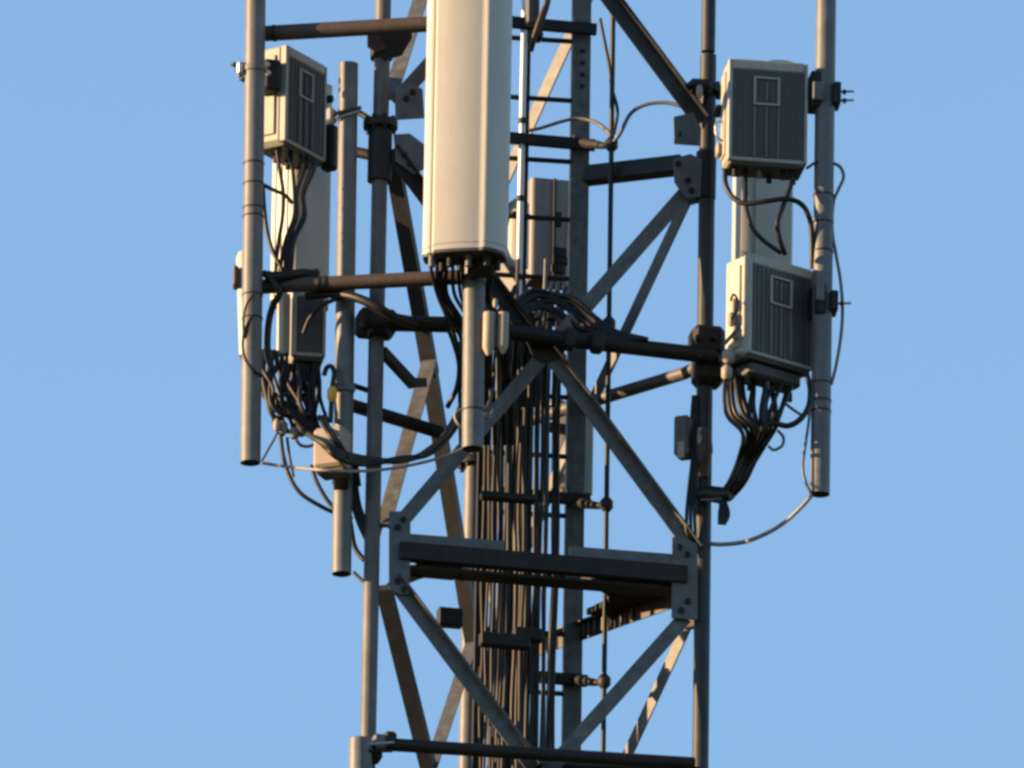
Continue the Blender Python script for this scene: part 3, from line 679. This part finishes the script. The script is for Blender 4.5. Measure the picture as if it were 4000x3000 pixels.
# ---------------------------------------------------------------- thin looping leads on the tower
cable('thin grey lead looping from ladder to safety line at upper guide', [(1142, 282, 0.5), (1170, 276, 0.5), (1215, 262, 0.52), (1250, 256, 0.52), (1290, 266, 0.48), (1322, 292, 0.44)], 0.0075, M_GREYCABLE)
cable('grey lead arching from safety line guide up to right diagonal brace', [(1326, 306, 0.42), (1340, 288, 0.40), (1362, 246, 0.38), (1395, 226, 0.36), (1440, 222, 0.33), (1480, 232, 0.3)], 0.008, M_GREYCABLE)
cable('dark lead slung along safety line near the top', [(1296, 40, 0.42), (1306, 90, 0.42), (1316, 140, 0.43), (1322, 190, 0.44), (1334, 240, 0.44), (1326, 290, 0.44)], 0.007, M_CABLE)

# ---------------------------------------------------------------- jumpers: upper left radio
gj = 'jumpers below upper left radio'
for i, (x0, xm, xe) in enumerate(((598, 612, 596), (626, 636, 604), (650, 640, 612), (664, 652, 618), (672, 656, 622))):
    cable(ORD[i] + ' black jumper from the left gathered below upper left radio unit', [(x0, 322 + i * 6, 0.08 + 0.03 * i), (x0 + 6, 365, 0.06), (xm, 420, 0.02), (xm - 2 + i, 470, 0.0), (lin(xm, xe, 0.6), 520, -0.02), (xe + i * 2, 575, -0.04), (xe + i, 612, -0.05)], 0.0085, M_CABLE, gj)
cable('black jumper looping down beside leftmost pole over cream antenna', [(570, 400, -0.02), (590, 410, -0.03), (616, 422, -0.03), (632, 440, -0.02)], 0.008, M_CABLE)
cable('black jumper hugging leftmost pole right side above brown pipe', [(568, 400, -0.03), (571, 450, -0.03), (577, 500, -0.03), (590, 545, -0.04), (606, 576, -0.05), (614, 610, -0.05)], 0.0085, M_CABLE)
cable('dark tied bundle crossing the brown pipe beside leftmost pole', [(576, 596, -0.130), (600, 598, -0.140), (630, 594, -0.130), (660, 592, -0.110), (690, 596, -0.110)], 0.022, M_CABLE)
cable('second dark cable wrapped over brown pipe beside leftmost pole', [(570, 590, -0.110), (588, 606, -0.145), (604, 632, -0.145), (590, 660, -0.120), (580, 700, -0.100), (578, 760, -0.090), (588, 800, -0.090)], 0.014, M_CABLE)
cable('thin black lead bowed around the left of leftmost pole below the pipe', [(548, 636, -0.19), (532, 660, -0.195), (526, 700, -0.195), (530, 730, -0.195), (540, 690, -0.195)], 0.005, M_CABLE2)
cable('thin black lead crossing leftmost pole low down and curving right', [(546, 680, -0.195), (532, 706, -0.195), (524, 742, -0.195), (530, 776, -0.195), (548, 800, -0.195), (566, 812, -0.16)], 0.006, M_CABLE)
cable('thick black cable arm from brown pipe down past tower leg', [(660, 640, -0.080), (720, 636, -0.110), (780, 648, -0.150), (830, 676, -0.180), (880, 690, -0.160), (980, 700, -0.120)], 0.016, M_CABLE)
cable('thick black cable running under brown pipe to mounting frame', [(700, 632, -0.060), (760, 640, -0.160), (810, 660, -0.200), (850, 684, -0.180), (900, 702, -0.150)], 0.018, M_CABLE)
cable('black cable bowed from lower left radio up to brown pipe', [(656, 720, -0.040), (668, 690, -0.060), (690, 664, -0.090), (720, 648, -0.110), (752, 640, -0.120)], 0.009, M_CABLE)
# tangle under the lower left radio
gt = 'cables tangled under lower left radio'
for i in range(32):
    x0 = 570 + (i % 11) * 12 + random.uniform(-4, 4); y0 = 770 if x0 < 620 else 800
    xm = x0 + random.uniform(-24, 22); ym = random.uniform(826, 878)
    xe = 606 + (i % 11) * 8.5 + random.uniform(-16, 16)
    Y0 = random.uniform(-0.05, 0.2)
    cable('black cable in the tangle hanging below the lower left radio unit', [(x0, y0 - 12, 0.1), (x0 + random.uniform(-5, 5), y0 + 25, Y0), (xm, ym, Y0 - 0.03), (lin(xm, xe, 0.55), ym + 26, Y0 - 0.02), (xe, 905 + random.uniform(-8, 8), 0.03), (xe + random.uniform(0, 16), 935 + random.uniform(-6, 6), 0.0)], random.choice((0.0075, 0.009, 0.0105)), M_CABLE if i % 4 else M_CABLE2, gt)
gl = 'cables sweeping from tangle to tower'
for i in range(6):
    o = i * 5.0
    cable(ORD[i] + ' cable from the top sweeping past beige box to tower', [(626 + o, 886, 0.02), (650 + o, 926 + o * .4, -0.04), (690 + o * .6, 952 + o * .6, -0.30), (735, 976 + o * 0.6, -0.30), (790, 990 + o * .5, -0.10), (860, 996 - o * .2, -0.04), (920, 978 + o * .2, 0.06), (962, 936 + o * .6, 0.12), (990, 890 + o, 0.2), (1012, 850 + o * 2, 0.3)], random.choice((0.010, 0.012)), M_CABLE if i % 3 else M_CABLE2, gl)
for i in range(2):
    cable(('left' if i == 0 else 'right') + ' one of two cables crossing the beige junction box diagonally', [(690 + 8 * i, 900, -0.05), (706 + 8 * i, 930, -0.28), (730 + 6 * i, 962, -0.30), (752, 985 + 6 * i, -0.25), (768, 1000 + 10 * i, -0.1), (776, 1050, -0.05)], 0.009, M_CABLE, 'cables over the beige box')
cable('pale thin cable drooping from leftmost pole foot across to central pole', [(566, 1000, -0.08), (620, 1008, -0.10), (690, 1015, -0.32), (760, 1018, -0.30), (830, 1014, -0.19), (900, 1002, -0.20), (960, 986, -0.20), (1004, 968, -0.18)], 0.0065, M_PALECABLE)
cable('dark cable looping low left from tangle to middle pole', [(606, 940, 0.0), (612, 985, -0.02), (626, 1030, -0.03), (650, 1066, -0.03), (690, 1092, -0.02), (724, 1108, 0.0), (760, 1120, 0.05)], 0.0085, M_CABLE2)
cable('dark cable looping inside the lowest left loop', [(620, 945, 0.0), (626, 990, 0.0), (634, 1030, 0.0)], 0.006, M_CABLE2)
cable('dark cable dropping behind the beige box to the pole bracket', [(672, 1005, 0.03), (684, 1040, 0.03), (704, 1076, 0.03), (724, 1100, 0.03)], 0.0085, M_CABLE2)
cable('thin lead in a small loop left of beige box', [(640, 950, 0.0), (650, 962, 0.0), (668, 964, 0.0), (682, 958, 0.0)], 0.0065, M_GREYCABLE)
cable('thin lead running from leftmost pole foot up to the tangle', [(566, 995, -0.04), (580, 970, -0.02), (594, 945, 0.0), (604, 920, 0.0)], 0.005, M_GREYCABLE)
for i in range(4):
    cable(ORD[i] + ' of four dark cables from beige box to left tower leg', [(748 + 6 * i, 1000, 0.0), (758 + 4 * i, 1045, 0.0), (762 + 5 * i, 1090, 0.0), (774 + 5 * i, 1130, 0.0), (790 + 3 * i, 1165 + 8 * i, 0.0)], 0.0075, M_CABLE, 'cables dropping past beige box')
cable('dark lead from foot of middle pole to the left tower leg', [(764, 1236, 0.06), (778, 1250, 0.05), (796, 1268, 0.03)], 0.007, M_CABLE2)
cable('dark cable twisted around lower middle pole', [(722, 1040, 0.0), (732, 1070, 0.0), (744, 1100, 0.01), (756, 1125, 0.02), (766, 1180, 0.05), (786, 1210, 0.04)], 0.010, M_CABLE)
cable('brown-tinted cable rising from sweep toward the ladder bundle', [(905, 985, 0.0), (945, 955, 0.05), (978, 915, 0.1), (998, 870, 0.15), (1006, 800, 0.2), (990, 740, 0.22)], 0.010, M_BROWN)
# yellow taped cable
yt = thing('taped_cable', 'black cable wrapped in yellow tape beside the middle left pole', 'cable', D(716, 905, -0.10))
obj('cable', MB().tube(smooth(dp([(700, 810, -0.06), (706, 794, -0.06), (716, 792, -0.10), (722, 806, -0.10), (718, 834, -0.10), (716, 870, -0.10), (714, 912, -0.10)])), 0.010, 10), M_CABLE, yt)
obj('tape', MB().tube(dp([(718.5, 836, -0.10), (718, 842, -0.10), (717, 860, -0.10), (716.5, 868, -0.10)]), [0.011, 0.02, 0.019, 0.011], 14), M_YELLOW, yt)
cn = thing('cable_connector', 'small cream connector blocks dangling at the foot of the left tangle', 'connector', D(612, 930, 0.0))
lump(cn, 'block', 598, 918, -0.02, 0.014, M_BOX, 0.024); lump(cn, 'block', 612, 924, 0.0, 0.018, M_GREYRAD, 0.026); lump(cn, 'block', 636, 936, 0.0, 0.022, M_GREYRAD, 0.022)

# ---------------------------------------------------------------- jumpers below the big antenna
gb = 'jumpers below the big white antenna'
for i in range(13):
    x0 = 932 + i * 11.5 + random.uniform(-3, 3)
    xm = 940 + i * 10 + random.uniform(-6, 6); xe = 1000 + i * 8 + random.uniform(-6, 6)
    if i < 4: xe = 985 + i * 12
    Y0 = -0.40 + 0.02 * (i % 4)
    cable(ORD[i] + ' black jumper from the left hanging under the big white antenna', [(x0, 548, Y0 - .04), (x0 + random.uniform(-2, 2), 584, Y0), (xm, 636, Y0 + 0.18), (lin(xm, xe, 0.5), 685, Y0 + 0.24), (xe, 735, Y0 + 0.32), (xe + random.uniform(-4, 10), 800, 0.05), (xe + 8, 870, 0.25), (xe + 10, 960, 0.4)], random.choice((0.0075, 0.0085, 0.0095)), M_CABLE if i % 3 else M_CABLE2, gb)
cable('dark cable bowed left of the central pole below white antenna', [(960, 690, -0.1), (980, 740, -0.05), (992, 790, 0.0), (986, 840, 0.05), (966, 880, 0.1)], 0.010, M_CABLE)
# black coil arc in front of the rear antenna
ga = 'thick cables arcing over the mid frame'
for i in range(7):
    o = i * 6.5; jy = [random.uniform(-7, 7) for q in range(8)]
    cable(ORD[i] + ' thick black cable from the top arcing over the mid frame', [(1085 + o, 690 + o * .3, 0.10), (1108 + o * .6, 660 + o * .5, 0.12), (1150 + o * .4 + jy[0], 634 + o * .7 + jy[1], 0.15), (1196 + jy[2], 632 + o * 1.3 + jy[3], 0.16), (1240 - o * .4 + jy[4], 652 + o * 1.2 + jy[5], 0.16), (1285 - o + jy[6], 684 + o * .8 + jy[7], 0.15), (1330 - o, 716 + o * .2, 0.12), (1400 - o * 2, 734, 0.11)], 0.0105, M_CABLE, ga)
for i in range(6):
    x = 1094 + i * 22
    cable(ORD[i] + ' cable from the left dropping from black arc into ladder bundle', [(x + 20, 625 + random.uniform(-8, 14), 0.5), (x + random.uniform(-6, 12), 670, 0.35), (x, 730, 0.3), (x - 4, 790, 0.4), (x - 8, 880, 0.45)], 0.0115, M_CABLE, 'cables dropping into ladder bundle')
for i in range(4):
    x = 1180 + i * 14
    cable(ORD[i] + ' of four black cables fanned under the rear grey antenna', [(x, 604, 1.3), (x - 4, 624, 0.9), (x + (i - 1.5) * 8, 652, 0.5), (x + (i - 1.5) * 14, 690, 0.3)], 0.010, M_CABLE, 'cables fanned under rear antenna')
for i, (x0, y0) in enumerate(((1052, 880), (1060, 900), (1046, 905))):
    cable(ORD[i] + ' of three grey leads looping from central pole tie to brace', [(1030, y0 - 2, -0.22), (x0 - 4, y0 + 2, -0.2), (x0 + 6, y0 - 14, -0.1), (x0 + 12, y0 - 40 + i * 14, 0.0)], 0.006, M_GREYCABLE, 'leads at central pole tie')
cable('pale lead looped left of the central pole tie', [(1000, 884, -0.2), (986, 890, -0.21), (983, 902, -0.21), (992, 918, -0.21), (1004, 926, -0.19)], 0.006, M_PALECABLE)

# ---------------------------------------------------------------- right side cables
cable('black jumper looping from upper right radio across to rightmost pole', [(1566, 366, -0.050), (1568, 400, -0.070), (1585, 428, -0.090), (1612, 440, -0.110), (1660, 434, -0.130), (1700, 430, -0.110), (1732, 442, -0.090), (1750, 476, -0.070), (1754, 520, -0.050), (1754, 580, -0.030)], 0.0105, M_CABLE)
cable('black jumper from upper right radio curving down to lower right radio', [(1610, 366, -0.040), (1610, 410, -0.070), (1612, 450, -0.110), (1624, 490, -0.150), (1650, 520, -0.150), (1686, 546, -0.080)], 0.0095, M_CABLE)
cable('black jumper nearest rightmost pole between the two right radios', [(1708, 366, -0.040), (1708, 400, -0.070), (1694, 440, -0.110), (1680, 480, -0.130), (1684, 516, -0.110), (1696, 550, -0.070)], 0.0105, M_CABLE)
gr = 'cables gathered under lower right radio'
st = [(1562, 846), (1572, 846), (1582, 844), (1596, 842), (1606, 844), (1618, 846), (1630, 846), (1644, 842), (1656, 838), (1668, 834), (1680, 830), (1694, 826), (1708, 822), (1718, 816)]
for i, (x0, y0) in enumerate(st):
    k_ = i / (len(st) - 1); xb = lin(1600, 1690, k_) + random.uniform(-8, 8)
    if i < 4: mid = (x0 + 8, y0 + 50); low = (1604 + i * 10, 930 + random.uniform(-8, 8))
    else: mid = (lin(x0, 1650, 0.35) + random.uniform(-16, 16), 884 + random.uniform(-14, 12)); low = (1625 + (i - 4) * 5.5, 930 + random.uniform(-6, 6))
    Y0 = lin(-0.10, 0.06, k_)
    x0 += random.uniform(-9, 9); y0 += random.uniform(-10, 6); Y0 += random.uniform(-0.05, 0.05)
    cable(ORD[i] + ' cable from the left under lower right radio, led to right leg', [(x0 + (6 if i < 3 else 0), y0 - 52, Y0 + .05), (x0 + random.uniform(-4, 4), y0 - 8, Y0), (*mid, Y0 - 0.04), (*low, Y0 - 0.02), (lin(low[0], 1590, 0.45), 985 + random.uniform(-8, 8), 0.10), (1576 + i * 2.5, 1040 + random.uniform(-4, 4), 0.14), (1548 + i * 2.2, 1076 + random.uniform(-4, 6), 0.2)], random.choice((0.0085, 0.010, 0.0115)), M_CABLE if i % 4 else M_CABLE2, gr)
cable('black cable in wide loop right of lower right radio cable bunch', [(1742, 806, -0.110), (1750, 840, -0.130), (1746, 880, -0.150), (1726, 908, -0.160), (1700, 920, -0.160), (1668, 914, -0.160), (1650, 930, -0.150)], 0.0115, M_CABLE)
cable('thin grey lead crossing inside wide loop below lower right radio', [(1690, 866, 0.02), (1712, 884, 0.02), (1736, 900, 0.02)], 0.006, M_GREYCABLE)
cable('thin grey lead in small loop under right cable bunch', [(1680, 930, 0.0), (1692, 944, 0.0), (1690, 962, 0.0), (1672, 972, 0.0), (1660, 964, 0.0)], 0.006, M_GREYCABLE)
for i in range(3):
    cable(ORD[i] + ' of three cable ends drooping below the right tower leg tie', [(1546 + 5 * i, 1062, 0.2), (1558 + 4 * i, 1088, 0.17), (1556 + 8 * i, 1112, 0.16), (1556 + 3 * i, 1132, 0.16)], 0.011, M_CABLE, 'cable ends at right leg tie')
wt = thing('cable_tie', 'dark wrapped tie holding the cable bunch to right tower leg', 'cable tie', D(1536, 1085, 0.22))
obj('wrap', MB().tube(dp([(1508, 1070, 0.23), (1530, 1066, 0.22), (1556, 1070, 0.2), (1580, 1066, 0.16)]), [0.028, 0.032, 0.034, 0.024], 14), M_CABLE, wt)
obj('band', MB().tube(dp([(1514, 1080, 0.20), (1535, 1080, 0.185), (1560, 1078, 0.165)]), 0.006, 8), M_GREYCABLE, wt)
cable('grey wire arcing from rightmost pole foot down to right tower leg', [(1755, 1068, -0.04), (1736, 1090, -0.02), (1700, 1124, 0.04), (1660, 1150, 0.12), (1610, 1170, 0.24), (1560, 1176, 0.26), (1530, 1174, 0.27)], 0.0085, M_PALECABLE)
cable('thin dark wire strung along left of rightmost pole lower part', [(1750, 830, -0.06), (1748, 900, -0.06), (1740, 960, -0.06), (1734, 1010, -0.06), (1742, 1046, -0.06), (1752, 1064, -0.06)], 0.006, M_GREYCABLE)
cable('thin dark wire bowed out right of rightmost pole at mid height', [(1800, 352, -0.03), (1816, 362, -0.03), (1822, 384, -0.03), (1810, 412, -0.03), (1800, 440, -0.03), (1798, 500, -0.03), (1806, 550, -0.03), (1816, 610, -0.03), (1820, 670, -0.03), (1816, 730, -0.03), (1806, 790, -0.03), (1796, 830, -0.03)], 0.0065, M_GREYCABLE)
cable('thin lead from upper right radio corner to rightmost pole', [(1742, 364, -0.06), (1760, 352, -0.06), (1776, 346, -0.05)], 0.006, M_CABLE2)
for i in range(3):
    cable(ORD[i] + ' of three dark cables down inner side of right tower leg', [(1498 + 5 * i, 855, 0.26), (1494 + 4 * i, 910, 0.25), (1496 + 5 * i, 980, 0.22), (1490 + 7 * i, 1040, 0.22), (1484 + 8 * i, 1100, 0.22), (1484 + 9 * i, 1150, 0.22), (1502, 1176, 0.24)], 0.0075, M_CABLE, 'cables down right leg inner side')

# ---------------------------------------------------------------- tan pieces added for sunlit patches at the rear, and a grey panel antenna
rb1 = thing('lit_strip_pair', 'pair of small tan cylinders added for sunlit strips behind the cables below central pole', 'sunlit strip', D(1054, 1056, 0.98))  # added where two strips catch the sun; tan carries the lit orange
for x in (1046, 1060):
    a = D(x, 990, 0.98); b = D(x, 1050, 0.98)
    obj('cylinder', MB().tube([a + UP * 0.01, a, b, b - UP * 0.012], [0.007, 0.0125, 0.0125, 0.006], 12), M_BOX, rb1)
    obj('base', MB().tube([b - UP * 0.004, b - UP * 0.02], 0.016, 8), M_RADOME, rb1)
rb2 = thing('lit_pipe_patch', 'small tan block added for sunlit patch of rear pipe behind right edge of cable bundle', 'box', D(1200, 896, 1.0))  # added block; its tan imitates a sunlit stretch of the right-face pipe
pbox(rb2, 'body', 1203, 882, 1.0, (0.085, 0.06, 0.045), rad(-35), M_BOX, 0.006); pbox(rb2, 'patch_end', 1180, 886, 0.99, (0.03, 0.06, 0.04), rad(-35), M_BOX, 0.005)
rb3 = thing('panel_antenna', 'dark-backed narrow panel antenna low behind the ladder rail', 'antenna', D(1240, 1075, 1.3), 'panel antennas')
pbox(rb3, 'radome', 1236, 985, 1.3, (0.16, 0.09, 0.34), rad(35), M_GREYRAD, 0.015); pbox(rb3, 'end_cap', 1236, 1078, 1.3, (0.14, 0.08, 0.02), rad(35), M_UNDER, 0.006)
pbox(rb3, 'clamp', 1204, 925, 1.2, (0.09, 0.05, 0.03), rad(20), M_DARK, 0.004)
rb4 = thing('cable_connector', 'small tan lump added for sunlit patch among feeders just below the ladder bracket', 'connector', D(1158, 1094, 0.85))  # added lump, tan in place of an orange-lit patch
lump(rb4, 'body', 1158, 1084, 0.85, 0.013, M_BOX, 0.022); lump(rb4, 'boot', 1158, 1104, 0.85, 0.009, M_PALECABLE, 0.03)
rb5 = thing('cable_connector', 'pale lump added for sunlit patch among feeders just below the box beam', 'connector', D(1062, 1290, 0.9))  # added lump, pale colour in place of a patch of sun
lump(rb5, 'body', 1062, 1262, 0.9, 0.012, M_BOX, 0.02); lump(rb5, 'boot', 1061, 1288, 0.9, 0.008, M_PALECABLE, 0.035)
